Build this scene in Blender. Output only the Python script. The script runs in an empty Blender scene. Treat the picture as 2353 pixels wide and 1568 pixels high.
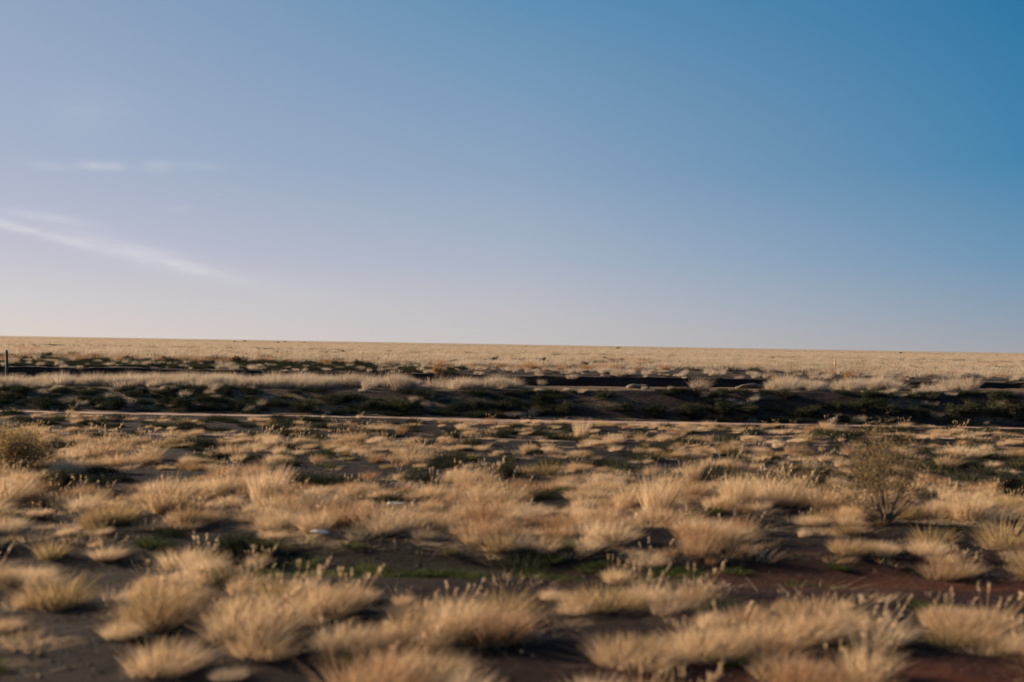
import bpy, math, random
import numpy as np
from mathutils import Matrix, Vector
R = math.radians
scene = bpy.context.scene
C = scene.collection

# ------------------------------------------------------------------ camera
CAM_H = 3.0
FPX, PW, PH = 2288.0, 2353.0, 1568.0          # focal length and frame in photo pixels
cam_d = bpy.data.cameras.new('camera'); cam = bpy.data.objects.new('camera', cam_d); C.objects.link(cam)
cam_d.sensor_width = 36; cam_d.lens = 36*FPX/PW
cam_d.clip_start = 0.1; cam_d.clip_end = 60000
ROLL, PITCH = R(0.97), math.atan(7.5/FPX)
CM = Matrix.Rotation(R(90)+PITCH, 4, 'X') @ Matrix.Rotation(ROLL, 4, 'Z')
cam.matrix_world = Matrix.Translation((0, 0, CAM_H)) @ CM
cam_d.dof.use_dof = True; cam_d.dof.focus_distance = 120.0; cam_d.dof.aperture_fstop = 0.7
scene.camera = cam

# ------------------------------------------------------------------ sun and sky
SUN_AZ, SUN_EL = R(-68), R(14.5)                 # azimuth from +Y (negative is left), elevation
sdir = Vector((math.sin(SUN_AZ)*math.cos(SUN_EL), math.cos(SUN_AZ)*math.cos(SUN_EL), math.sin(SUN_EL)))
EXPOSURE = 1.45
ld = bpy.data.lights.new('sun', 'SUN'); ld.energy = 5.0; ld.angle = R(0.6); ld.color = (1.0, 0.78, 0.56)
lo = bpy.data.objects.new('sun', ld); C.objects.link(lo); lo.rotation_euler = sdir.to_track_quat('Z', 'Y').to_euler()
scene.view_settings.view_transform = 'Standard'; scene.view_settings.look = 'None'
scene.view_settings.exposure = EXPOSURE; scene.view_settings.gamma = 1.0
scene.view_settings.use_curve_mapping = False
try:
    scene.cycles.use_denoising = True; scene.cycles.max_bounces = 6; scene.cycles.diffuse_bounces = 3; scene.cycles.transmission_bounces = 4
except Exception: pass

class NT:
    """small node helper"""
    def __init__(s, t): s.t = t; s.n = t.nodes; s.l = t.links
    def node(s, k, **p):
        n = s.n.new(k)
        for a, v in p.items(): setattr(n, a, v)
        return n
    def put(s, sock, v):
        if isinstance(v, bpy.types.NodeSocket): s.l.new(v, sock)
        elif v is not None: sock.default_value = v
    def m(s, op, a, b=None, c=None, clamp=False):
        n = s.node('ShaderNodeMath', operation=op, use_clamp=clamp)
        s.put(n.inputs[0], a); s.put(n.inputs[1], b); s.put(n.inputs[2], c); return n.outputs[0]
    def vm(s, op, a, b=None):
        n = s.node('ShaderNodeVectorMath', operation=op); s.put(n.inputs[0], a); s.put(n.inputs[1], b); return n.outputs[0]
    def mix(s, f, a, b, bt='MIX'):
        n = s.node('ShaderNodeMix', data_type='RGBA', blend_type=bt)
        s.put(n.inputs['Factor'], f); s.put(n.inputs[6], a); s.put(n.inputs[7], b); return n.outputs[2]
    def ramp(s, f, *st):
        n = s.node('ShaderNodeValToRGB'); e = n.color_ramp.elements
        while len(e) < len(st): e.new(0.5)
        for i, (p, c) in enumerate(st):
            e[i].position = p; e[i].color = (c, c, c, 1) if isinstance(c, (int, float)) else (*c, 1)
        s.put(n.inputs[0], f); return n.outputs[0]
    def noise(s, vec, scale, detail=4, rough=0.55, off=(0, 0, 0), st=(1, 1, 1)):
        mp = s.node('ShaderNodeMapping'); s.put(mp.inputs[0], vec); mp.inputs[1].default_value = off; mp.inputs[3].default_value = st
        n = s.node('ShaderNodeTexNoise'); s.put(n.inputs['Vector'], mp.outputs[0])
        n.inputs['Scale'].default_value = scale; n.inputs['Detail'].default_value = detail; n.inputs['Roughness'].default_value = rough
        return n.outputs[0]

w = bpy.data.worlds.new('World'); scene.world = w; w.use_nodes = True
t = NT(w.node_tree); t.n.clear()
sky = t.node('ShaderNodeTexSky', sky_type='NISHITA', sun_disc=False)
sky.sun_elevation = SUN_EL; sky.sun_rotation = SUN_AZ; sky.altitude = 50; sky.air_density = 1.0; sky.dust_density = 0.5; sky.ozone_density = 1.5
def lin(c): return tuple((v/255/12.92) if v <= 10 else ((v/255+0.055)/1.055)**2.4 for v in c)
tc = t.node('ShaderNodeTexCoord'); sp = t.node('ShaderNodeSeparateXYZ'); t.l.new(tc.outputs['Generated'], sp.inputs[0])
az = t.m('ARCTAN2', sp.outputs[0], sp.outputs[1])
zz = t.m('MAXIMUM', sp.outputs[2], 0.0)
def column(*cs):                               # sky colour against height, for one compass direction
    n = t.node('ShaderNodeValToRGB'); e = n.color_ramp.elements; n.color_ramp.interpolation = 'LINEAR'
    while len(e) < len(cs): e.new(0.5)
    for k, (p, c) in enumerate(cs): e[k].position = p; e[k].color = (*lin(c), 1)
    t.l.new(zz, n.inputs[0]); return n.outputs[0]
left = column((0, (216, 206, 201)), (.035, (206, 201, 205)), (.085, (188, 188, 204)), (.17, (163, 175, 199)), (.30, (142, 162, 190)), (1, (60, 96, 140)))
mid = column((0, (196, 190, 190)), (.035, (188, 187, 194)), (.085, (168, 178, 196)), (.17, (140, 163, 190)), (.33, (93, 142, 180)), (1, (38, 84, 135)))
right = column((0, (160, 162, 168)), (.035, (138, 156, 176)), (.085, (108, 147, 179)), (.17, (68, 131, 172)), (.30, (42, 117, 163)), (1, (24, 72, 125)))
f1 = t.m('MULTIPLY_ADD', az, 1/R(27), 1.0, clamp=True); f2 = t.m('DIVIDE', az, R(27), clamp=True)
col = t.mix(f2, t.mix(f1, left, mid), right)
# thin high cloud low on the left
def blob(a0, z0, ra, rz, slope=0.0):
    da = t.m('SUBTRACT', az, a0); dz = t.m('SUBTRACT', t.m('SUBTRACT', sp.outputs[2], z0), t.m('MULTIPLY', da, slope))
    q = t.m('ADD', t.m('POWER', t.m('ABSOLUTE', t.m('DIVIDE', da, ra)), 2.0), t.m('POWER', t.m('ABSOLUTE', t.m('DIVIDE', dz, rz)), 2.0))
    return t.m('EXPONENT', t.m('MULTIPLY', q, -1.0))
def sky_at(px, py):
    d = (CM.to_3x3() @ Vector((px-PW/2, PH/2-py, -FPX))).normalized(); return math.atan2(d.x, d.y), d.z
wisp = t.noise(tc.outputs['Generated'], 16.0, 7, 0.62, st=(1, 1, 4))
wispm = t.m('MULTIPLY_ADD', wisp, 2.6, -0.75, clamp=True)
cl = None
for px, py, rx, ry, sl, a in [(20, 520, 90, 11, -.27, .38), (125, 546, 60, 8, -.25, .26), (110, 500, 90, 10, -.1, .22), (320, 585, 150, 22, -.25, .30), (430, 612, 42, 10, -.2, .42), (600, 660, 200, 25, -.2, .08),
                              (212, 381, 30, 9, 0, .24), (268, 383, 20, 11, 0, .14), (362, 383, 28, 11, 0, .30), (110, 381, 36, 9, 0, .14), (450, 382, 60, 10, 0, .10), (405, 478, 28, 8, 0, .07), (210, 250, 90, 50, 0, .06)]:
    a0, z0 = sky_at(px, py)
    b = t.m('MULTIPLY', blob(a0, z0, rx/FPX, ry/FPX, sl*0.8), a)
    cl = b if cl is None else t.m('ADD', cl, b)
cl = t.m('MULTIPLY', cl, t.m('MULTIPLY_ADD', wispm, 0.95, 0.22), clamp=True)
col = t.mix(cl, col, (*lin((238, 236, 236)), 1))
ten = t.node('ShaderNodeVectorMath', operation='SCALE'); t.l.new(col, ten.inputs[0]); ten.inputs[3].default_value = 10.0/2**EXPOSURE
bg = t.node('ShaderNodeBackground'); bg.inputs[1].default_value = 0.10
t.l.new(t.mix(0.04*2**-EXPOSURE, ten.outputs[0], sky.outputs[0]), bg.inputs[0])
wo = t.node('ShaderNodeOutputWorld'); t.l.new(bg.outputs[0], wo.inputs[0])

# ------------------------------------------------------------------ tools
rng = np.random.default_rng(7); random.seed(7)
def tag(o, label=None, cat=None, group=None, kind=None):
    for k, v in (('label', label), ('category', cat), ('group', group), ('kind', kind)):
        if v: o[k] = v
    return o
def mesh(name, V, F, mat=None, attr=None):
    me = bpy.data.meshes.new(name); V = np.asarray(V, np.float32); F = np.asarray(F, np.int32)
    me.vertices.add(len(V)); me.vertices.foreach_set('co', V.ravel())
    k = F.shape[1]; me.loops.add(F.size); me.loops.foreach_set('vertex_index', F.ravel())
    me.polygons.add(len(F)); me.polygons.foreach_set('loop_start', np.arange(0, F.size, k, dtype=np.int32))
    me.update(calc_edges=True); me.validate()
    for an, av in (attr or {}).items():
        a = me.attributes.new(an, 'FLOAT', 'POINT'); a.data.foreach_set('value', np.asarray(av, np.float32))
    if mat: me.materials.append(mat)
    return me
def link(name, me, parent=None, loc=(0, 0, 0)):
    o = bpy.data.objects.new(name, me); C.objects.link(o); o.location = loc
    if parent: o.parent = parent
    return o
def hash2(i, j, s):
    h = (i.astype(np.int64)*374761393 + j.astype(np.int64)*668265263 + s*974634777) & 0x7fffffff
    h = ((h ^ (h >> 13))*1274126177) & 0x7fffffff
    return ((h ^ (h >> 16)) & 0xffff)/65535.0
def vnoise(x, y, s=0):
    i = np.floor(x); j = np.floor(y); u = x-i; v = y-j; u = u*u*(3-2*u); v = v*v*(3-2*v)
    a, b, c, d = hash2(i, j, s), hash2(i+1, j, s), hash2(i, j+1, s), hash2(i+1, j+1, s)
    return (a*(1-u)+b*u)*(1-v) + (c*(1-u)+d*u)*v
def fbm(x, y, s=0, o=4):
    r = 0; a = 0.5
    for k in range(o): r = r + a*vnoise(x*2**k, y*2**k, s+k*17); a *= 0.5
    return r/(1-0.5**o)
def sstep(a, b, x):
    u = np.clip((x-a)/(b-a), 0, 1); return u*u*(3-2*u)

# ------------------------------------------------------------------ lie of the land
PY = [-400, 12.6, 13.2, 14.0, 14.7, 26, 27.5, 29, 38.2, 39.3, 40.2, 42.3, 43.6, 51.6, 52.0, 54, 66, 70, 30000]
PZ = [0, 0, -.16, -.14, 0, 0, -.05, 0, .02, .06, .10, 1.00, 1.04, .86, 1.38, 1.42, 1.36, 1.40, 1.40]
def height(x, y):
    x = np.asarray(x, float); y = np.asarray(y, float)
    near = np.clip(1-np.abs(y)/400, 0, 1)
    crest = sstep(50.5, 52.6, y)*(1-sstep(56, 66, y))
    yy = y + near*(1.3*(fbm(x*.055+3, y*.02, 5, 3)-.5)*sstep(10, 45, y) + .5*(fbm(x*.5, y*.08, 9, 2)-.5)*sstep(8, 20, y))
    z = np.interp(yy, PY, PZ)
    z = z + np.clip(x, -30, 30)*.0115*sstep(40.2, 42.3, yy)*(1-sstep(50.5, 51.9, yy))
    z = z + near*(.16*(fbm(x*.16, y*.5, 21, 4)-.5) + .07*(fbm(x*1.2, y*2.6, 31, 3)-.5))*np.where(np.abs(yy-39.3) < .7, .2, 1)
    z = z + crest*(.16*(fbm(x*.35, y*.3, 51, 4)-.5) + .10*(fbm(x*1.4, y*.8, 52, 3)-.5))
    z = z + .5*sstep(150, 600, y)*(fbm(x*.004, y*.002, 41, 3)-.5)
    return z
def ray(px, py): return (CM.to_3x3() @ Vector((px-PW/2, PH/2-py, -FPX))).normalized()
def at(px, py):
    """first point of the ground seen at a pixel of the photograph"""
    d = ray(px, py); ts = np.concatenate([np.arange(5, 60, .05), np.arange(60, 400, .5)])/d.y
    X, Y, Z = d.x*ts, d.y*ts, CAM_H+d.z*ts
    k = np.argmax(Z <= height(X, Y)); return float(X[k]), float(Y[k]), float(height(X[k], Y[k]))

# patches of bare earth and of dense grass as they lie on the ground: (x, y, half width, half depth, amount)
PATCH = []
def patch(px, py, w, h, a):
    x, y, z = at(px, py); x1, y1, _ = at(px, py+h/2); x0, y0, _ = at(px, py-h/2)
    if a < 0: PATCH.append((x, (y0+y1)/2-.022*y, max(w/2/FPX*y, .15)*1.05, max(abs(y0-y1)/2, .12)+.021*y, a))
    else: PATCH.append((x, (y0+y1)/2-.035*y, max(w/2/FPX*y, .12), max(abs(y0-y1)/2, .12), a))
for p in [(100, 1290, 250, 70), (240, 1335, 150, 50), (870, 1305, 620, 60), (1150, 1340, 500, 50), (1900, 1345, 900, 75), (2150, 1350, 500, 80), (1200, 1290, 200, 40),
          (680, 1515, 120, 90), (1200, 1510, 330, 60), (1300, 1475, 120, 30), (1430, 1415, 130, 22), (1620, 1545, 300, 40), (1990, 1490, 220, 40), (2150, 1545, 420, 80), (1250, 1550, 500, 40),
          (190, 1415, 230, 60), (810, 1425, 140, 80), (270, 1485, 330, 50), (1900, 1410, 250, 35), (60, 1545, 300, 40), (500, 1500, 150, 60), (880, 1380, 150, 50), (2250, 1390, 200, 30),
          (750, 1100, 140, 26), (2300, 1110, 120, 60), (1160, 1060, 40, 70), (1000, 1100, 70, 20), (1250, 1150, 160, 20), (1700, 1190, 200, 16), (2100, 1215, 260, 18), (1500, 1230, 90, 30),
          (1350, 1265, 130, 40), (300, 1105, 220, 40), (430, 1230, 300, 24), (1600, 1420, 100, 30), (1800, 1230, 200, 18)]:
    patch(*p, -1.0)
for p in [(785, 1460, 130, 70), (370, 1510, 130, 60), (360, 1410, 130, 60), (1620, 1450, 240, 90), (980, 1530, 120, 60), (1440, 1490, 150, 50), (740, 1380, 250, 60), (540, 1430, 240, 90),
          (400, 1345, 130, 50), (1000, 1400, 250, 70), (1400, 1365, 500, 60), (1990, 1540, 130, 50), (2170, 1290, 160, 60), (1800, 1450, 250, 50), (2000, 1450, 250, 20), (1200, 1235, 400, 60),
          (1050, 1195, 500, 40), (150, 1140, 300, 50), (520, 1190, 400, 30), (900, 1140, 500, 40), (1500, 1160, 140, 70), (1700, 1140, 120, 70), (2050, 1170, 300, 60), (2250, 1150, 160, 80),
          (1600, 1290, 260, 30), (2000, 1280, 300, 40), (2200, 1440, 260, 60), (1900, 1370, 450, 24), (60, 1360, 160, 40), (500, 1270, 350, 30), (250, 1250, 200, 30), (120, 1455, 260, 26), (640, 1340, 160, 40), (1750, 1395, 500, 36), (2150, 1390, 260, 26), (60, 1500, 160, 24), (1950, 1480, 240, 20), (1120, 1545, 90, 40), (300, 1395, 150, 30), (2300, 1480, 150, 30)]:
    patch(*p, 1.0)
PATCH = np.array(sorted(PATCH, key=lambda p_: p_[4]*p_[2]))
def cover(x, y):
    """how thickly dry grass stands, 0 to 1"""
    x = np.asarray(x, float); y = np.asarray(y, float)
    n = fbm(x*.35+11, y*1.1, 61, 4)*.45 + fbm(x*1.7, y*2.6, 71, 3)*.55
    d = sstep(.44, .56, n)
    for px, py, rx, ry, a in PATCH:
        g = np.exp(-(((x-px)/rx)**2 + ((y-py)/ry)**2)**1.5)
        g = np.clip(g*1.5, 0, 1); d = d + (a > 0)*g*(1-d)*.62 - (a < 0)*g*d*.98
    for px, py, rx, ry, a in PATCH[:12]:           # the barest earth stays bare
        d = d*(1-.85*np.clip(1.5*np.exp(-(((x-px)/rx)**2 + ((y-py)/ry)**2)**1.5), 0, 1))
    d = d*(1-.5*sstep(19, 25, y)*(1-sstep(27, 29, y)))
    d = d*np.where((y > 29) & (y < 40), .30+.35*(fbm(x*.15, y*.9, 83, 3) > .53), 1)
    return np.clip(d, 0, 1)

# ------------------------------------------------------------------ materials
def material(name):
    m = bpy.data.materials.new(name); m.use_nodes = True; n = NT(m.node_tree); n.n.clear(); return m, n
def foliage(name, *cols, transl=.35, blade=.35):
    """leaves or blades: colour varies plant by plant, blade by blade and over the land; light passes through"""
    m, n = material(name)
    oi = n.node('ShaderNodeObjectInfo'); at_ = n.node('ShaderNodeAttribute', attribute_name='vary'); geo = n.node('ShaderNodeNewGeometry')
    land = n.noise(geo.outputs['Position'], .45, 3, st=(.6, 1, 1))
    f = n.m('ADD', n.m('ADD', n.m('MULTIPLY', oi.outputs['Random'], .45), n.m('MULTIPLY', at_.outputs['Fac'], blade)), n.m('MULTIPLY_ADD', land, 1.0, -.42), clamp=True)
    k = len(cols)-1
    c = n.ramp(f, *[(i/k*.9+.05, cc) for i, cc in enumerate(cols)])
    d = n.node('ShaderNodeBsdfDiffuse'); tr = n.node('ShaderNodeBsdfTranslucent'); n.put(d.inputs[0], c); n.put(tr.inputs[0], c)
    mx = n.node('ShaderNodeMixShader'); mx.inputs[0].default_value = transl; n.l.new(d.outputs[0], mx.inputs[1]); n.l.new(tr.outputs[0], mx.inputs[2])
    o = n.node('ShaderNodeOutputMaterial'); n.l.new(mx.outputs[0], o.inputs[0]); return m
M_STRAW = foliage('dry_straw', (.28, .18, .098), (.49, .345, .20), (.61, .46, .29), (.67, .53, .365), transl=.4)
M_FAR = foliage('far_grass', (.29, .225, .16), (.43, .345, .25), (.52, .435, .335), transl=.4)
M_RUST = foliage('rusty_grass', (.20, .11, .06), (.38, .23, .125), (.50, .35, .21), transl=.35)
M_GREEN = foliage('green_weed', (.03, .042, .016), (.06, .075, .026), (.14, .13, .05), transl=.35)
M_OLIVE = foliage('olive_leaf', (.16, .11, .05), (.30, .215, .105), (.44, .32, .17), transl=.45)
M_DARK = foliage('saltbush_leaf', (.018, .022, .016), (.035, .04, .024), (.07, .065, .035), transl=.2)
M_TAWNY = foliage('tawny_leaf', (.24, .12, .05), (.38, .21, .09), (.46, .30, .15), transl=.4)
def plain(name, c, rough=.85, nscale=30, amt=.35):
    m, n = material(name); geo = n.node('ShaderNodeTexCoord')
    f = n.noise(geo.outputs['Object'], nscale, 5)
    b = n.node('ShaderNodeBsdfPrincipled'); b.inputs['Roughness'].default_value = rough
    n.put(b.inputs['Base Color'], n.ramp(f, (.3, tuple(v*(1-amt) for v in c)), (.7, tuple(min(1, v*(1+amt)) for v in c))))
    bp = n.node('ShaderNodeBump'); bp.inputs['Strength'].default_value = .4; n.l.new(f, bp.inputs['Height']); n.l.new(bp.outputs[0], b.inputs['Normal'])
    o = n.node('ShaderNodeOutputMaterial'); n.l.new(b.outputs[0], o.inputs[0]); return m
M_TWIG = plain('dry_twig', (.13, .09, .055)); M_POST = plain('weathered_post', (.07, .075, .06)); M_POLE = plain('bleached_post', (.42, .31, .2)); M_STONE = plain('white_stone', (.62, .56, .47), .8)
M_ROCK = plain('brown_rock', (.085, .058, .04), nscale=7, amt=.6)

def ground_material():
    m, n = material('dry_earth'); geo = n.node('ShaderNodeNewGeometry'); P = geo.outputs['Position']
    def A(a): return n.node('ShaderNodeAttribute', attribute_name=a).outputs['Fac']
    fine = n.noise(P, 14, 6, .65, st=(.5, 1, 1)); mid = n.noise(P, 1.3, 5, .6, st=(.45, 1, 1)); big = n.noise(P, .09, 5, .6, st=(.5, 1, 1))
    soil = n.mix(n.ramp(mid, (.35, 0.), (.68, 1.)), (.005, .0044, .005, 1), (.019, .012, .0095, 1))
    soil = n.mix(n.ramp(fine, (.5, 0.), (.8, .6)), soil, (.046, .028, .019, 1))
    soil = n.mix(n.m('MULTIPLY', A('red'), n.ramp(mid, (.3, .3), (.6, 1.))), soil, (.075, .024, .014, 1))
    soil = n.mix(n.m('MULTIPLY', A('green'), n.ramp(fine, (.45, 0.), (.62, .8))), soil, (.022, .030, .012, 1))
    litter = n.mix(n.ramp(fine, (.3, 0.), (.7, 1.)), (.20, .125, .07, 1), (.46, .32, .18, 1))
    soil = n.mix(n.m('MULTIPLY', A('litter'), n.ramp(fine, (.34, .1), (.58, .95))), soil, litter)
    tr = n.mix(n.ramp(fine, (.35, 0.), (.65, 1.)), (.34, .215, .15, 1), (.50, .34, .25, 1))
    soil = n.mix(n.m('MULTIPLY', A('track'), n.ramp(mid, (.30, .55), (.5, 1.))), soil, tr)
    fs = n.noise(P, .6, 6, .7, st=(.25, 1, 1))
    farc = n.mix(n.ramp(big, (.38, 0.), (.62, 1.)), (.27, .215, .16, 1), (.41, .335, .255, 1))
    farc = n.mix(n.ramp(fs, (.52, 0.), (.75, .55)), farc, (.19, .14, .095, 1))
    soil = n.mix(A('far'), soil, farc)
    soil = n.mix(n.m('MULTIPLY', A('dark'), .7), soil, (.010, .009, .011, 1))  # near-black tint: painted shade on the banks, dark earth in the furrows
    b = n.node('ShaderNodeBsdfPrincipled'); b.inputs['Roughness'].default_value = .95; b.inputs['Specular IOR Level'].default_value = .1
    n.put(b.inputs['Base Color'], soil)
    bp = n.node('ShaderNodeBump'); bp.inputs['Strength'].default_value = .9; bp.inputs['Distance'].default_value = .05; n.l.new(n.noise(P, 9, 7, .7, st=(.6, 1, 1)), bp.inputs['Height']); n.l.new(bp.outputs[0], b.inputs['Normal'])
    o = n.node('ShaderNodeOutputMaterial'); n.l.new(b.outputs[0], o.inputs[0]); return m

# ------------------------------------------------------------------ ground: one sheet to the horizon
def grow(a, b, n, p): return a + (b-a)*np.linspace(0, 1, n)[1:]**p
ys = np.concatenate([-grow(0, 3000, 14, 3)[::-1], np.linspace(0, 6, 13), np.arange(6.1, 46, .1), np.arange(46, 51.5, .25), np.arange(51.5, 54, .06), np.arange(54.2, 75, .3), 75+grow(0, 200, 130, 1.6), 275+grow(0, 32000, 60, 3.2)])
xs = np.arange(-32, 32.01, .16); side = 32+grow(0, 120, 90, 1.5); far_ = 152+grow(0, 26000, 40, 3)
xs = np.concatenate([-far_[::-1], -side[::-1], xs, side, far_])
X, Y = np.meshgrid(xs, ys); Z = height(X, Y)
nx, ny = len(xs), len(ys); idx = np.arange(nx*ny).reshape(ny, nx)
F = np.stack([idx[:-1, :-1], idx[:-1, 1:], idx[1:, 1:], idx[1:, :-1]], -1).reshape(-1, 4)
wob = .5*(fbm(X*.12, Y*.05, 91, 3)-.5)
trk = np.exp(-((Y+wob*.6-38.9)/(.38-.16*sstep(4, 16, X)))**4)*(1-.55*sstep(5, 16, X)*sstep(.4, .6, fbm(X*.5, Y*.9, 241, 3)))*(.75+.25*sstep(.35, .5, fbm(X*1.1, Y*1.5, 242, 3))) + .9*np.exp(-((Y+wob-34.2)/.30)**4)*sstep(.40, .58, fbm(X*.07+2, Y*.0, 92, 2)+.08) + .7*np.exp(-((Y+wob-31.3)/.22)**4)*sstep(.45, .6, fbm(X*.09+7, Y*.0, 93, 2))
cov = cover(X, Y); clear = (Y > 5) & (Y < 43)
lit = np.where(Y < 43, sstep(.4, .95, cov)*.7, .25)
lit = np.where((Y > 51.9) & (Y < 90), .06+.25*sstep(.5, .6, fbm(X*.03, Y*.4, 97, 3)), lit); lit = np.where((Y > 43) & (Y < 51), .45, lit)
lit = np.where((Y > 29.5) & (Y < 38.3), lit*.45, lit); lit = np.where((Y > 39.8) & (Y < 42.6), .12+.4*sstep(2, -12, X)+.5*sstep(.55, .65, fbm(X*.3, Y*1.2, 98, 3)), lit)
red = np.exp(-((Y-13.3)/1.0)**2)*sstep(-2, 5, X) + .9*np.exp(-((Y-9.0)/.8)**2)*sstep(-1, 3, X) + .5*np.exp(-((Y-48)/5)**2)*np.exp(-((X-8)/5)**2)
grn = np.exp(-((Y-13.7)/.9)**2)*np.exp(-((X+1.0)/4.5)**2)
furrow = sstep(.46, .60, fbm(X*.06+4, Y*.55, 99, 3)+.10*np.exp(-((X-0)/9)**2))
dark = np.exp(-((Y-51.6)/.9)**4) + .8*furrow*sstep(21, 27, Y)*(1-sstep(37.5, 38.4, Y)) + .5*np.exp(-((Y-41.2)/1.7)**4)*sstep(-14, 0, X) + np.exp(-((Y+wob-42.5)/.35)**2)  # shade of the two bank faces painted in; furrow streaks are dark soil
brk = np.where(Y < 115, .45+.55*sstep(.42, .56, fbm(X*.5, Y*.22, 201, 3)), 1)
far = brk*sstep(64, 76, Y+16*(fbm(X*.035+1, Y*.03, 171, 3)-.5)-sstep(-10, -26, X)*8)
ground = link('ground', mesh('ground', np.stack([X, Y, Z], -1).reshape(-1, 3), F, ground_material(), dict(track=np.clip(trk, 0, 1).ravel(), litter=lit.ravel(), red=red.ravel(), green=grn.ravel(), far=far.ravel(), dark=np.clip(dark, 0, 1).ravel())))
for p_ in ground.data.polygons: pass
ground.data.polygons.foreach_set('use_smooth', np.ones(len(F), bool)); tag(ground, kind='structure')

# ------------------------------------------------------------------ plants
def tube(p, q, r0, r1, k=5):
    p, q = np.array(p, float), np.array(q, float); d = q-p; d /= np.linalg.norm(d)+1e-9; a = np.cross(d, [0, 0, 1.] if abs(d[2]) < .9 else [1., 0, 0]); a /= np.linalg.norm(a); b = np.cross(d, a)
    th = np.linspace(0, 2*np.pi, k, endpoint=False); ring = np.cos(th)[:, None]*a+np.sin(th)[:, None]*b
    V = np.concatenate([p+ring*r0, q+ring*r1]); i = np.arange(k); j = (i+1) % k
    return V, np.stack([i, j, j+k, i+k], -1), np.zeros(2*k)
def blades(n, rad, h, w, lean=(0, 0), spread=.6, seg=3, curl=.35, r=None, flat=1.0, round_=.0):
    """n grass blades as narrow bent strips; returns vertices, quads and a per-blade value"""
    r = r or rng
    a = r.uniform(0, 2*np.pi, n); q = np.sqrt(r.uniform(0, 1, n))*rad
    bx, by = q*np.cos(a), q*np.sin(a)
    H = h*r.uniform(.55, 1.1, n)*(1-round_*(q/rad)**2)
    oa = a + r.normal(0, .7, n); tilt = spread*(q/rad)*r.uniform(.5, 1.2, n)+r.uniform(0, .18, n)
    dx = np.cos(oa)*tilt+lean[0]*r.uniform(.5, 1.4, n); dy = np.sin(oa)*tilt+lean[1]*r.uniform(.5, 1.4, n)
    fa = r.uniform(0, np.pi, n); wx, wy = np.cos(fa)*w/2, np.sin(fa)*w/2
    V = []; val = r.uniform(0, 1, n)
    for s in range(seg+1):
        u = s/seg; c = u + curl*u*u; k = (1-u)**.6 if s < seg else .12
        z = H*(u - .25*curl*u*u*np.clip(np.hypot(dx, dy), 0, 1.5)/1.0)*flat
        px = bx+dx*H*c; py = by+dy*H*c
        V.append(np.stack([px-wx*k, py-wy*k, z], -1)); V.append(np.stack([px+wx*k, py+wy*k, z], -1))
    V = np.stack(V, 1).reshape(-1, 3)                     # n*(2(seg+1)) vertices
    b = np.arange(n)*2*(seg+1); F = []
    for s in range(seg): F.append(np.stack([b+2*s, b+2*s+1, b+2*s+3, b+2*s+2], -1))
    return V, np.concatenate(F), np.repeat(val, 2*(seg+1))
def stalks(n, rad, h, mat_w=.004, r=None):
    """a few taller stems, each ending in a feathery seed head"""
    r = r or rng; parts = []
    for _ in range(n):
        a = r.uniform(0, 2*np.pi); q = rad*r.uniform(0, .8); b = np.array([np.cos(a)*q, np.sin(a)*q, 0]); hh = h*r.uniform(.8, 1.3)
        e = b+np.array([np.cos(a)*hh*.3+.22*hh+r.normal(0, .08)*hh, np.sin(a)*hh*.3, hh]); parts.append(tube(b, e, .0022, .0015, 3))
        d = (e-b)/np.linalg.norm(e-b)
        for k in range(7):
            c = e-d*.012*k; s_ = r.normal(0, .006, 3); parts.append((np.array([c, c+d*.014+s_, c+d*.034+s_*1.4, c+d*.014-s_*.4]), np.array([[0, 1, 2, 3]]), np.full(4, .9)))
    return join(*parts)
def blade_mesh(name, mat, *a, **k):
    st = k.pop('stems', 0); V, F, v = blades(*a, **k)
    if st: V, F, v = join((V, F, v), stalks(st, a[1], a[2]*1.25))
    V[:, 2] -= .02
    return mesh(name, V, F, mat, {'vary': v})
def join(*parts):
    V = []; F = []; A = []; o = 0
    for v, f, a in parts: V.append(v); F.append(f+o); A.append(a); o += len(v)
    return np.concatenate(V), np.concatenate(F), np.concatenate(A)
LEAN = (.17, -.04)
TUSS = [blade_mesh('tussock_a%d' % i, M_STRAW, n, r_, h, .0065, lean=(LEAN[0]*l, LEAN[1]), spread=s, round_=.35, stems=[8, 0, 14, 0, 4, 0][i]) for i, (n, r_, h, l, s) in enumerate(
        [(420, .15, .29, 1.0, .75), (520, .18, .27, 1.3, .8), (360, .12, .34, .8, .6), (600, .22, .25, 1.4, .9), (450, .17, .22, 1.1, 1.1), (380, .14, .31, 1.4, .7)])]
RUST = [blade_mesh('rust_a%d' % i, M_RUST, n, r_, h, .006, lean=(.2, 0), spread=.7, round_=.3) for i, (n, r_, h) in enumerate([(300, .16, .30), (260, .13, .36)])]
WEED = [blade_mesh('weed_a%d' % i, M_GREEN, n, r_, h, .014, lean=(.1, 0), spread=1.3, round_=.5, curl=.6) for i, (n, r_, h) in enumerate([(200, .17, .14), (160, .12, .18), (260, .24, .11)])]
OLIV = [blade_mesh('olive_a%d' % i, M_OLIVE, n, r_, h, .008, lean=(.1, 0), spread=.9, round_=.4) for i, (n, r_, h) in enumerate([(300, .18, .28), (260, .14, .34)])]
TALL = [blade_mesh('tall_a%d' % i, M_STRAW, n, r_, h, .008, lean=(.10, 0), spread=.28, round_=.25) for i, (n, r_, h) in enumerate([(520, .26, .80), (440, .2, .95)])]
HEAT = [blade_mesh('heath_a%d' % i, M_DARK, n, r_, h, .012, lean=(.05, 0), spread=1.0, round_=.6, curl=.2) for i, (n, r_, h) in enumerate([(240, .2, .2), (300, .28, .24)])]
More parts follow.
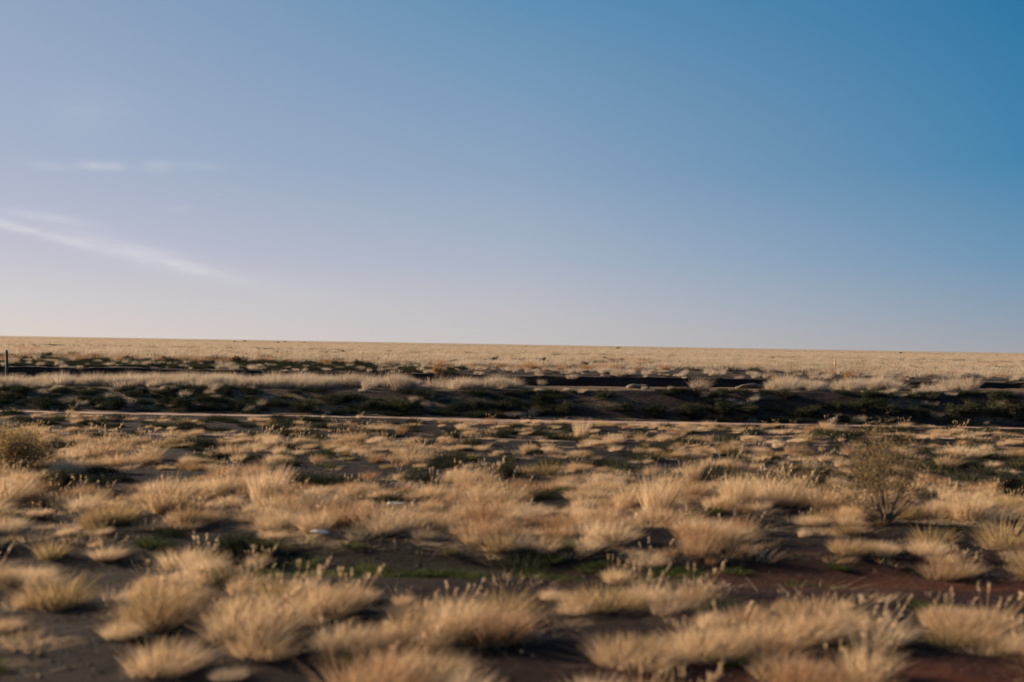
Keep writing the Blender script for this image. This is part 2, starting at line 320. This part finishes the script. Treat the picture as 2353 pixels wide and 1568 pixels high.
SHORT = [blade_mesh('short_a%d' % i, M_STRAW, n, r_, h, .006, lean=(.4, 0), spread=1.0, seg=2) for i, (n, r_, h) in enumerate([(90, .22, .11), (70, .18, .14), (110, .28, .09)])]
FART = [blade_mesh('far_a%d' % i, M_FAR, n, r_, h, .022, lean=(.2, 0), spread=.8, seg=2, round_=.5) for i, (n, r_, h) in enumerate([(170, .36, .42), (200, .48, .36), (130, .30, .50)])]
MIDT = [blade_mesh('mid_a%d' % i, M_FAR, n, r_, h, .013, lean=(.2, 0), spread=.6, seg=2, round_=.4) for i, (n, r_, h) in enumerate([(260, .28, .55), (300, .36, .48), (240, .24, .62)])]

def scatter(name, pts, meshes, scl, label, cat, rot=None, pick=None):
    """uncountable growth: one object whose points carry little plants"""
    n = len(pts); me = bpy.data.meshes.new(name); me.vertices.add(n); me.vertices.foreach_set('co', np.asarray(pts, np.float32).ravel())
    rot = rng.uniform(0, 2*np.pi, n) if rot is None else rot
    rv = np.stack([rng.normal(0, .08, n), rng.normal(0, .08, n), rot], -1)
    s = np.asarray(scl, float); sv = np.stack([s*rng.uniform(.95, 1.35, n), s*rng.uniform(.85, 1.2, n), s*rng.uniform(.75, 1.1, n)], -1)
    for an, ty, v in (('rv', 'FLOAT_VECTOR', rv), ('sv', 'FLOAT_VECTOR', sv)):
        a = me.attributes.new(an, ty, 'POINT'); a.data.foreach_set('vector', np.asarray(v, np.float32).ravel())
    a = me.attributes.new('pick', 'INT', 'POINT'); a.data.foreach_set('value', (rng.integers(0, len(meshes), n) if pick is None else pick).astype(np.int32))
    cl = bpy.data.collections.new(name + '_kinds')
    for k, m_ in enumerate(meshes): cl.objects.link(bpy.data.objects.new('%s_kind_%02d' % (name, k), m_))
    g = bpy.data.node_groups.new(name, 'GeometryNodeTree')
    g.interface.new_socket('Geometry', in_out='INPUT', socket_type='NodeSocketGeometry'); g.interface.new_socket('Geometry', in_out='OUTPUT', socket_type='NodeSocketGeometry')
    gi = g.nodes.new('NodeGroupInput'); go = g.nodes.new('NodeGroupOutput'); iop = g.nodes.new('GeometryNodeInstanceOnPoints'); ci = g.nodes.new('GeometryNodeCollectionInfo')
    ci.inputs[0].default_value = cl; ci.inputs['Separate Children'].default_value = True; ci.inputs['Reset Children'].default_value = True
    def na(nm, ty):
        q = g.nodes.new('GeometryNodeInputNamedAttribute'); q.data_type = ty; q.inputs[0].default_value = nm; return [o for o in q.outputs if o.enabled][0]
    g.links.new(gi.outputs[0], iop.inputs['Points']); g.links.new(ci.outputs[0], iop.inputs['Instance']); iop.inputs['Pick Instance'].default_value = True
    g.links.new(na('pick', 'INT'), iop.inputs['Instance Index']); g.links.new(na('sv', 'FLOAT_VECTOR'), iop.inputs['Scale'])
    er = g.nodes.new('FunctionNodeEulerToRotation'); g.links.new(na('rv', 'FLOAT_VECTOR'), er.inputs[0]); g.links.new(er.outputs[0], iop.inputs['Rotation'])
    g.links.new(iop.outputs[0], go.inputs[0])
    o = link(name, me); md = o.modifiers.new('scatter', 'NODES'); md.node_group = g
    return tag(o, label, cat, kind='stuff')
def field(y0, y1, dens, margin=2.6, seed=0):
    """random points in the strip of land the lens takes in, y0 to y1, per square metre"""
    r = np.random.default_rng(seed); hw = .545
    n = int(dens*((y1*y1-y0*y0)*hw + 2*margin*(y1-y0))); y = np.sqrt(r.uniform(y0*y0, y1*y1, n)); x = r.uniform(-1, 1, n)*(y*hw+margin)
    return x, y
def onland(x, y): return np.stack([x, y, height(x, y)], -1)
LR = lambda n: rng.normal(0, .45, n)               # most plants keep their lean to the right

# every foreground tussock gets a place, a kind and a size
x, y = field(7.6, 38.4, 7.5, seed=3)
c = cover(x, y); keep = rng.uniform(0, 1, len(x)) < np.clip(c, .02, 1)**1.6
x, y, c = x[keep], y[keep], c[keep]
keep = np.abs(y-38.9) > .45; x, y, c = x[keep], y[keep], c[keep]
size = np.exp(rng.normal(-.24, .30, len(x)))*(.72+.45*c)*np.where(y > 29, .75, 1)
kind = np.zeros(len(x), int); u = rng.uniform(0, 1, len(x)); kn = fbm(x*.3, y*.5, 131, 3)
kind[(kn > .60) & (u < .45)] = 1; kind[(kn < .40) & (u < .35)] = 2; kind[u > .965] = 2
# the tussocks the photograph shows one by one
BIG = [(785, 1497, 1.45), (372, 1545, 1.45), (362, 1448, 1.3), (1600, 1510, 1.5), (1660, 1500, 1.5), (980, 1566, 1.4), (1440, 1528, 1.4), (735, 1408, 1.4), (800, 1404, 1.2), (560, 1410, 1.2), (540, 1470, 1.6), (600, 1490, 1.4), (400, 1370, 1.2),
       (950, 1430, 1.4), (1050, 1428, 1.4), (1130, 1440, 1.3), (1350, 1395, 1.2), (1480, 1390, 1.3), (1560, 1400, 1.2), (1990, 1566, 1.4), (2160, 1330, 1.3), (2210, 1325, 1.3), (1780, 1480, 1.4), (1850, 1478, 1.4), (2230, 1470, 1.3), (80, 1390, 1.2), (640, 1445, 1.4), (1250, 1270, 1.2), (1180, 1262, 1.2), (1100, 1250, 1.2), (430, 1215, 1.1), (60, 1155, 1.2), (130, 1160, 1.2)]
STONES = [(910, 1163), (737, 1229)]
def clear_of_stones(x, y):
    ok = np.ones(len(x), bool)
    for a, b in STONES:
        sx, sy, _ = at(a, b); ok &= ~((np.abs(x-sx) < .42) & (y > sy-2.1) & (y < sy+.15))
    return ok
q = clear_of_stones(x, y); x, y, size, kind = x[q], y[q], size[q], kind[q]
RED = [(1165, 1140, 1.0), (1215, 1135, 1.15), (1262, 1128, .9), (1190, 1118, .9), (1330, 1165, .9), (560, 1140, .9)]
bxy = np.array([at(a, b)[:2] for a, b, s in BIG+RED])
x = np.concatenate([bxy[:, 0], x]); y = np.concatenate([bxy[:, 1], y]); size = np.concatenate([[s*.84 for _, _, s in BIG+RED], size]); kind = np.concatenate([np.zeros(len(BIG), int), np.ones(len(RED), int), kind])
seen = size/y; seen[np.abs(x) > y*.525+.25] = 0; seen[y < 8.2] *= .4; seen[:len(BIG)+len(RED)] = 9
order = np.argsort(-seen); one = order[:290]; rest = order[290:]
SETS = [TUSS, RUST, OLIV]
KNAME = ['grass_tussock', 'rusty_tussock', 'olive_tussock']
print('tussocks', len(x))

# ---- names of places used in labels
ORD = ['leftmost', 'second from the left', 'third from the left', 'fourth from the left', 'fifth from the left', 'sixth from the left', 'seventh from the left', 'eighth from the left', 'ninth from the left', 'tenth from the left', 'eleventh from the left', 'twelfth from the left', 'thirteenth from the left', 'fourteenth from the left', 'fifteenth from the left', 'sixteenth from the left', 'seventeenth from the left', 'eighteenth from the left', 'nineteenth from the left', 'twentieth from the left', 'twenty first from the left', 'twenty second from the left']
def ordinal(i, n): return ORD[i] if i <= (n-1)/2 or n-1-i >= len(ORD) else ORD[n-1-i].replace('left', 'right')
ROWS = [(8.9, 'along the very bottom edge'), (9.8, 'in the nearest grass'), (10.8, 'in the near foreground'), (11.8, 'shortly before the weedy strip'), (12.7, 'bordering the weedy strip'), (14.9, 'in the weedy strip'),
        (16.2, 'just beyond the weedy strip'), (17.6, 'level with the white stones'), (19.5, 'behind the white stones'), (22, 'in the middle field'), (26, 'behind the olive shrubs'), (60, 'near the pale track')]
def row_of(y): return next(i for i, r_ in enumerate(ROWS) if y < r_[0])
LOOK = [('straw coloured', 'pale buff'), ('rusty', 'reddish brown'), ('olive', 'grey green')]
groups = {}
for k in one: groups.setdefault((row_of(y[k]), int(size[k] > 1.05), kind[k]), []).append(k)
for (rw, big, kd), ks in groups.items():
    ks.sort(key=lambda k: x[k]/y[k])
    for i, k in enumerate(ks):
        o = link(KNAME[kd], SETS[kd][rng.integers(len(SETS[kd]))]); o.location = (x[k], y[k], height(x[k], y[k]))
        s = size[k]; o.scale = (s*rng.uniform(1.0, 1.3), s, s*rng.uniform(.85, 1.1)); o.rotation_euler = (0, 0, rng.normal(0, .4))
        pl = '' if len(ks) == 1 else ', '+ordinal(i, len(ks)) if len(ks) <= 44 else ''
        tag(o, '%s %s tussock %s%s' % ('broad' if big else 'smaller', LOOK[kd][0], ROWS[rw][1], pl), 'tussock', '%s %s tussocks %s' % ('broad' if big else 'smaller', LOOK[kd][0], ROWS[rw][1]))
for kd in range(3):
    q = rest[kind[rest] == kd]
    scatter(['dry_grass', 'rusty_grass', 'olive_grass'][kd], onland(x[q], y[q]), SETS[kd], size[q], ['mass of dry straw coloured grass tufts covering the plain', 'scattered rusty brown grass tufts among the straw', 'scattered olive tufts among the dry grass'][kd], 'grass', rot=LR(len(q)))

# short dry grass between the tussocks
x1, y1 = field(7.0, 38.3, 11, seed=11); c1 = cover(x1, y1); q = (rng.uniform(0, 1, len(x1)) < sstep(.35, .95, c1)+.015); q &= clear_of_stones(x1, y1) | (rng.uniform(0, 1, len(x1)) < .3); x1, y1 = x1[q], y1[q]
scatter('short_grass', onland(x1, y1), SHORT, rng.uniform(.7, 1.3, len(x1)), 'short flattened dry grass lying between the tussocks', 'grass', rot=LR(len(x1)))
def clod(seed, s=1.0):
    r = np.random.default_rng(seed); g = []
    for _ in range(14):
        c = np.array([r.normal(0, .16), r.normal(0, .16), 0]); k = r.uniform(.005, .018)*s; v = np.array([[1, 0, 0], [0, 1, 0], [-1, 0, 0], [0, -1, 0], [0, 0, .8], [0, 0, -.6]])*k*r.uniform(.6, 1.3, (6, 3))+c
        g.append((v, np.array([[0, 1, 4, 4], [1, 2, 4, 4], [2, 3, 4, 4], [3, 0, 4, 4]])[:, :3], np.zeros(6)))
    V, F, A = join(*g); return mesh('clod', V, F, M_CLOD, {'vary': A})
M_CLOD = plain('earth_clod', (.030, .020, .014), nscale=9, amt=.5)
x1, y1 = field(7.4, 24, 7, seed=31); q = rng.uniform(0, 1, len(x1)) < 1.1-cover(x1, y1); x1, y1 = x1[q], y1[q]
scatter('earth_clods', onland(x1, y1)+[0, 0, .004], [clod(i) for i in range(5)], rng.uniform(.6, 1.6, len(x1)), 'small clods and pebbles strewn on the bare dark soil', 'clods')
BITS = [blade_mesh('bits_a%d' % i, M_STRAW, 34, .3, .16, .006, lean=(1.2, .2), spread=2.5, seg=2, flat=.12) for i in range(3)]
x1, y1 = field(7.4, 30, 6, seed=32); q = rng.uniform(0, 1, len(x1)) < cover(x1, y1)*.95+.05; x1, y1 = x1[q], y1[q]; scatter('fallen_straw', onland(x1, y1)+[0, 0, .012], BITS, rng.uniform(.6, 1.4, len(x1)), 'fallen straw and dead stems lying flat on the soil', 'straw')
x1, y1 = field(51.9, 76, 1.1, margin=2, seed=33); q = (rng.uniform(0, 1, len(x1)) < .9*sstep(.5, .62, fbm(x1*.07, y1*.8, 211, 3))); x1, y1 = x1[q], y1[q]
scatter('shelf_tufts', onland(x1, y1), MIDT+HEAT, rng.uniform(.25, .75, len(x1)), 'small dry and dark tufts scattered over the dark shelf', 'grass')
x1, y1 = field(52.6, 72, 1.6, margin=2, seed=34); q = (x1 < -3) & (rng.uniform(0, 1, len(x1)) < sstep(.42, .56, fbm(x1*.08, y1*.5, 221, 3))); x1, y1 = x1[q], y1[q]
scatter('shelf_heath', onland(x1, y1), HEAT, rng.uniform(.7, 1.5, len(x1)), 'dark heath spreading over the left part of the shelf', 'heath')
# green weeds in the shallow bare strip
x1, y1 = field(11.8, 15.4, 9, seed=12); g = np.exp(-((y1-13.7)/.9)**2)*np.exp(-((x1+1.0)/3.6)**2); q = rng.uniform(0, 1, len(x1)) < g*sstep(.4, .55, fbm(x1*.5, y1*1.6, 141, 3)+.07); x1, y1 = x1[q], y1[q]
xa, ya = field(7.6, 26, .22, seed=13); x1 = np.concatenate([x1, xa]); y1 = np.concatenate([y1, ya])
scatter('green_weeds', onland(x1, y1), WEED, rng.uniform(.6, 1.4, len(x1)), 'low green weeds growing along the bare strip', 'weeds')
# low dark heath on the burnt looking ground before the track and over the bank face
x1, y1 = field(10, 38, .7, seed=14); q = rng.uniform(0, 1, len(x1)) < (1-cover(x1, y1))*sstep(9, 30, y1)**.7; x1, y1 = x1[q], y1[q]
xa, ya = field(39.7, 42.6, 3.2, seed=15); q = fbm(xa*.25, ya*.6, 151, 3) > .40; xa, ya = xa[q], ya[q]
scatter('dark_heath', onland(np.concatenate([x1, xa]), np.concatenate([y1, ya])), HEAT, rng.uniform(.7, 1.5, len(x1)+len(xa)), 'low dark heath scattered on the bank and bare ground', 'heath')
xa, ya = field(39.8, 43.2, 1.6, seed=16); q = fbm(xa*.3+5, ya*.6, 152, 3) > .56; xa, ya = xa[q], ya[q]
scatter('bank_grass', onland(xa, ya), MIDT, rng.uniform(.3, .6, len(xa)), 'pale grass tufts dotted over the dark bank face', 'grass', rot=LR(len(xa)))
# tall pale grass along the top of the bank: thick at the left, broken towards the right
x1, y1 = field(43.2, 48.5, 5.5, seed=17); px = x1/y1*FPX+PW/2
lefty = (px < 930)*np.where(px < 160, .7, np.where(px < 260, .3, 1)) + ((px > 1780) & (px < 2060))*.7 + ((px > 1040) & (px < 1190))*.3 + ((px > 2080))*.05 + ((px > 930) & (px < 1030))*.2 + .008
q = rng.uniform(0, 1, len(x1)) < lefty*sstep(.30, .5, fbm(x1*.35, y1*.6, 161, 3)+.06)*np.exp(-((y1-45)/1.9)**4); x1, y1 = x1[q], y1[q]
scatter('tall_pale_grass', onland(x1, y1), MIDT, rng.uniform(.85, 1.3, len(x1)), 'band of tall pale grass along the top of the bank', 'grass', rot=LR(len(x1)))
x1, y1 = field(52.8, 56, 1.2, seed=18); px = x1/y1*FPX+PW/2; q = rng.uniform(0, 1, len(x1)) < ((px > 1340) & (px < 1650))*.55*(fbm(x1*.9, y1*.2, 199, 2) > .5)+.015; x1, y1 = x1[q], y1[q]
scatter('shelf_grass', onland(x1, y1), MIDT, rng.uniform(.6, 1.0, len(x1)), 'pale rounded tufts along the edge of the dark shelf', 'grass', rot=LR(len(x1)))
# the grass plain beyond, thinning into one mass
def edge(x, y): return y + 16*(fbm(x*.035+1, y*.03, 171, 3)-.5)
x1, y1 = field(58, 130, 2.2, margin=3, seed=19); q = (edge(x1, y1)-sstep(-10, -26, x1)*8 > 68) & (rng.uniform(0, 1, len(x1)) < .12+1.2*sstep(.42, .56, fbm(x1*.5, y1*.22, 201, 3))); xa, ya = x1[q], y1[q]
x1, y1 = field(130, 420, .32, margin=3, seed=20); x1 = np.concatenate([xa, x1]); y1 = np.concatenate([ya, y1])
x2, y2 = field(420, 1300, .02, margin=3, seed=22); x1 = np.concatenate([x1, x2]); y1 = np.concatenate([y1, y2])
scatter('plain_grass', onland(x1, y1), FART, rng.uniform(.7, 1.5, len(x1))*np.where(y1 > 420, 1.3, 1), 'pale dry grass covering the flat plain to the horizon', 'grass', rot=LR(len(x1)))
x1, y1 = field(62, 170, .26, margin=3, seed=21); q = rng.uniform(0, 1, len(x1)) < sstep(.42, .58, fbm(x1*.06+9, y1*.1, 191, 3)); x1, y1 = x1[q], y1[q]
scatter('far_heath', onland(x1, y1), HEAT, rng.uniform(1.2, 2.4, len(x1)), 'low dark heath at the near edge of the plain', 'heath')
x1, y1 = field(60, 120, .35, margin=3, seed=41); q = rng.uniform(0, 1, len(x1)) < sstep(.45, .6, fbm(x1*.08+3, y1*.1, 231, 3)); x1, y1 = x1[q], y1[q]
scatter('far_rusty_grass', onland(x1, y1), RUST, rng.uniform(1.1, 1.9, len(x1)), 'rusty brown tufts mixed into the near edge of the plain', 'grass')

# ------------------------------------------------------------------ shrubs, tall clumps, posts and stones
def shrub_parts(h, wd, leaves, leaf, seed, twigs=26, top=.0, narrow=1.0):
    """branching stems and many small leaves borne along them"""
    r = np.random.default_rng(seed); T = []; tips = []
    for i in range(twigs):
        a = r.uniform(0, 2*np.pi); out = wd/2*np.sqrt(r.uniform(.02, 1)); hh = h*r.uniform(.5, 1)*(1-.45*(out/(wd/2))**2)
        p = np.array([r.normal(0, .04), r.normal(0, .04), -.03]); hh *= r.uniform(.75, 1.15); q = np.array([np.cos(a)*out*.45+r.normal(0, .05), np.sin(a)*out*.45, hh*.45]); e = np.array([np.cos(a)*out, np.sin(a)*out, hh])
        T += [tube(p, q, .012*h**.5, .007), tube(q, e, .007, .003)]; tips.append((q, e))
        for _ in range(4):
            u = r.uniform(.1, .9); s = q*(1-u)+e*u; f = s+np.array([r.normal(0, .16*wd/2+.04), r.normal(0, .16*wd/2+.04), r.uniform(.02, .22)*h]); T.append(tube(s, f, .004, .002, 4)); tips.append((s, f))
    k = r.integers(0, len(tips), leaves); u = r.uniform(0, 1.05, leaves)[:, None]
    A = np.array([t_[0] for t_ in tips])[k]; B = np.array([t_[1] for t_ in tips])[k]
    P = A*(1-u)+B*u + r.normal(0, .030+.02*wd, (leaves, 3)); P[:, 2] = np.abs(P[:, 2])
    d = r.normal(0, 1, (leaves, 3)); d[:, 2] += .6; d /= np.linalg.norm(d, axis=1)[:, None]; s = r.normal(0, 1, (leaves, 3)); s = np.cross(d, s); s /= np.linalg.norm(s, axis=1)[:, None]
    L = leaf*r.uniform(.6, 1.3, (leaves, 1)); V = np.stack([P, P+d*L*.5+s*L*.22, P+d*L, P+d*L*.5-s*L*.22], 1).reshape(-1, 3)
    return join(*T), (V, np.arange(leaves*4).reshape(-1, 4), np.repeat(r.uniform(0, 1, leaves), 4))
def shrub(name, h, wd, leaves, leaf, seed, mat, **k):
    st, lf = shrub_parts(h, wd, leaves, leaf, seed, **k)
    return mesh(name+'_stems', st[0], st[1], M_TWIG, {'vary': st[2]}), mesh(name+'_leaves', lf[0], lf[1], mat, {'vary': lf[2]})
def place_shrub(name, meshes, px, py, label, cat='shrub', group=None, s=1.0, rz=0.0, xy=None):
    X_, Y_, Z_ = at(px, py) if xy is None else (*xy, float(height(*xy)))
    e = bpy.data.objects.new(name, None); C.objects.link(e); e.location = (X_, Y_, Z_-.01); e.scale = (s, s, s); e.rotation_euler = (0, 0, rz); e.empty_display_size = .2
    tag(e, label, cat, group); link('stem', meshes[0], e); link('foliage', meshes[1], e); return e
place_shrub('olive_shrub', shrub('tall_shrub', 2.1, 2.1, 3600, .05, 5, M_OLIVE, twigs=40), 2035, 1205, 'tall airy olive brown shrub standing right of centre before the bank')
place_shrub('olive_shrub', shrub('wide_shrub', 1.05, 2.2, 11000, .05, 2, M_OLIVE, twigs=54), 40, 1082, 'wide leafy olive green shrub at the left edge with a long dark shadow')
TW = [shrub('tawny_%d' % i, .75, .75, 1600, .05, 40+i, M_TAWNY, twigs=18) for i in range(2)]
place_shrub('tawny_bush', TW[0], 1003, 864, 'small reddish brown bush on the dark shelf, left of the middle')
place_shrub('tawny_bush', TW[1], 1952, 882, 'small upright tawny bush above the pale grass at the right', s=.95)
place_shrub('tawny_bush', TW[0], 1783, 879, 'low spreading brown bush by the black bank, right of centre', s=.62, rz=1.2)
TG = TALL
for n_, (px, py, s, lab) in enumerate([(612, 1150, .95, 'tall tan grass clump standing left of centre before the dark furrows'), (1510, 1185, 1.0, 'tallest pale grass clump right of the middle of the field'), (1690, 1160, .9, 'tall grey tan grass clump left of the olive shrub'),
                             (1335, 1008, .75, 'tall pale clump just below the dirt track near the middle'), (2220, 1200, .8, 'broad golden grass clump right of the tall olive shrub'), (1590, 1110, .6, 'slender tan grass clump between two taller clumps')]):
    X_, Y_, Z_ = at(px, py); o = link('tall_grass_clump', TG[n_ % 2], loc=(X_, Y_, Z_)); o.scale = (s*1.1, s, s); o.rotation_euler = (0, 0, rng.normal(0, .3)); tag(o, lab, 'grass clump', 'tall grass clumps in the field')
# dark saltbushes along the face of the bank
SB = [shrub('saltbush_%d' % i, h_, w_, nl, .06, 60+i, M_DARK, twigs=16) for i, (h_, w_, nl) in enumerate([(.55, 1.2, 2300), (.48, 1.5, 2600), (.62, .95, 2000), (.42, 1.1, 1700)])]
FOOT = [90, 260, 420, 560, 700, 860, 930, 1100, 1160, 1230, 1300, 1440, 1500, 1580, 1660, 1720, 1870, 1925, 1985, 2040, 2110, 2180, 2225, 2260, 2310, 2345]
def wherebank(px): return 'left end' if px < 350 else 'left part' if px < 820 else 'middle' if px < 1350 else 'right part' if px < 1850 else 'right end'
for i, px in enumerate(FOOT):
    py = 955+(px-1176)*.004 + random.uniform(-14, 2); k = i % 4
    side = wherebank(px)
    place_shrub('saltbush', SB[k], px, py, 'dark saltbush at the foot of the bank, %s' % ordinal(i, len(FOOT)), group='dark saltbushes at the foot of the bank', s=random.uniform(.75, 1.15), rz=random.uniform(0, 6))
for i, px in enumerate([60, 330, 520, 790, 980, 1240, 1390, 1650, 1800, 1990, 2140, 2290]):
    side = wherebank(px)
    place_shrub('saltbush', SB[(i+1) % 4], px, 918+(px-1176)*.004 + random.uniform(-8, 8), 'dark saltbush high on the bank face, %s' % ordinal(i, 12), group='dark saltbushes high on the bank', s=random.uniform(.6, .95), rz=random.uniform(0, 6))
place_shrub('saltbush', SB[1], 150, 1122, 'dark low saltbush in the shadow right of the wide olive shrub', s=.75)
place_shrub('saltbush', SB[3], 235, 1130, 'smaller dark saltbush further right of the wide olive shrub', s=.7)
place_shrub('saltbush', SB[2], 2315, 1128, 'dark saltbush at the right edge, beyond the golden grass clump', s=.7)
place_shrub('saltbush', SB[0], 1160, 1100, 'dark upright saltbush behind the rusty tussocks near the middle', s=.8)
# low bushes at the edge of the plain
spots = []
for i in range(64):
    px = 30+i*36+random.uniform(-14, 14); hz = 791.5+(px-1176)*.017
    py = hz + random.uniform(32, 50) if px > 900 else hz+random.uniform(27, 56)
    part = 'left' if px < 560 else 'left of centre' if px < 1150 else 'right of centre' if px < 1780 else 'right'
    spots.append((px, part, *at(px, py)[:2]))
for part in ('left', 'left of centre', 'right of centre', 'right'):
    q = sorted((s_ for s_ in spots if s_[1] == part), key=lambda s_: s_[2]/s_[3])
    for i, (px, _, X_, Y_) in enumerate(q):
        place_shrub('saltbush', SB[i % 4], 0, 0, 'small dark bush edging the plain, %s, %s' % (part, ordinal(i, len(q))), group='small dark bushes edging the plain, %s' % part, s=random.uniform(.5, 1.0), rz=random.uniform(0, 6), xy=(X_, Y_))
for i, (px, dd) in enumerate([(497, 620), (540, 560), (563, 700), (606, 640), (640, 520), (655, 760), (700, 600), (1210, 680), (1420, 560), (1850, 640), (2070, 590)]):
    X_ = (px-PW/2)/FPX*dd; place_shrub('saltbush', SB[i % 4], 0, 0, 'tiny distant bush on the horizon, %s' % ordinal(i, 11), group='tiny bushes on the horizon', s=1.4+.35*(i % 3), rz=i, xy=(X_, dd))
# posts
def lathe(prof, k=10):
    th = np.linspace(0, 2*np.pi, k, endpoint=False); V = [np.stack([r_*np.cos(th), r_*np.sin(th), np.full(k, z_)], -1) for r_, z_ in prof]
    F = []; i = np.arange(k); j = (i+1) % k
    for s in range(len(prof)-1): F.append(np.stack([s*k+i, s*k+j, (s+1)*k+j, (s+1)*k+i], -1))
    return np.concatenate(V), np.concatenate(F)
V, F_ = lathe([(.001, -.2), (.07, -.2), (.07, .02), (.068, .6), (.062, 1.22), (.05, 1.26), (.001, 1.29)]); V[:, 0] += .02*np.sin(V[:, 2]*4)
X_, Y_, Z_ = at(15, 862); o = link('wooden_post', mesh('wooden_post', V, F_, M_POST), loc=(X_, Y_, Z_)); tag(o, 'dark weathered post at the left edge beyond the tall grass', 'post')
V, F_ = lathe([(.001, -.2), (.045, -.2), (.045, .9), (.04, 1.0), (.001, 1.01)], 8); X_, Y_, Z_ = at(1917, 858); o = link('thin_post', mesh('thin_post', V, F_, M_POLE), loc=(X_, Y_, Z_)); o.rotation_euler = (0, R(3), 0); tag(o, 'thin pale post at the edge of the plain beside the tawny bush', 'post')
# stones
def stone(sx, sy, sz, seed):
    import bmesh
    from mathutils import noise
    bm = bmesh.new(); bmesh.ops.create_icosphere(bm, subdivisions=3, radius=1); r = random.Random(seed)
    cuts = [(Vector((r.gauss(0, 1), r.gauss(0, 1), r.gauss(0, 1))).normalized(), r.uniform(.62, .9)) for _ in range(11)]
    for v in bm.verts:
        n_ = v.co.normalized(); k = min([1.0]+[c_/max(n_.dot(d_), .05) for d_, c_ in cuts]); k *= 1+.10*noise.noise(n_*2.3+Vector((seed, 0, 0)))+.04*noise.noise(n_*7)
        v.co = Vector((n_.x*k*sx, n_.y*k*sy, n_.z*k*sz))
    me = bpy.data.meshes.new('stone'); bm.to_mesh(me); bm.free(); return me
for px, py, sx, lab in [(910, 1160, .17, 'small flat white stone lying in straw, the upper of two'), (737, 1226, .16, 'small flat white stone lying in straw, the lower left of two')]:
    X_, Y_, Z_ = at(px, py+3); me = stone(sx, .09, .04, px); me.materials.append(M_STONE); o = link('white_stone', me, loc=(X_, Y_-.05, Z_+.045)); tag(o, lab, 'stone')
for px, py, s, lab in [(1470, 893, .32, 'low brown rock catching light below the black bank, left of two'), (1722, 893, .34, 'low brown rock below the black bank, right of two')]:
    X_, Y_, Z_ = at(px, py); me = stone(s*2.0, s, s*.62, px); me.materials.append(M_ROCK); o = link('brown_rock', me, loc=(X_, Y_, Z_+.05)); tag(o, lab, 'rock')
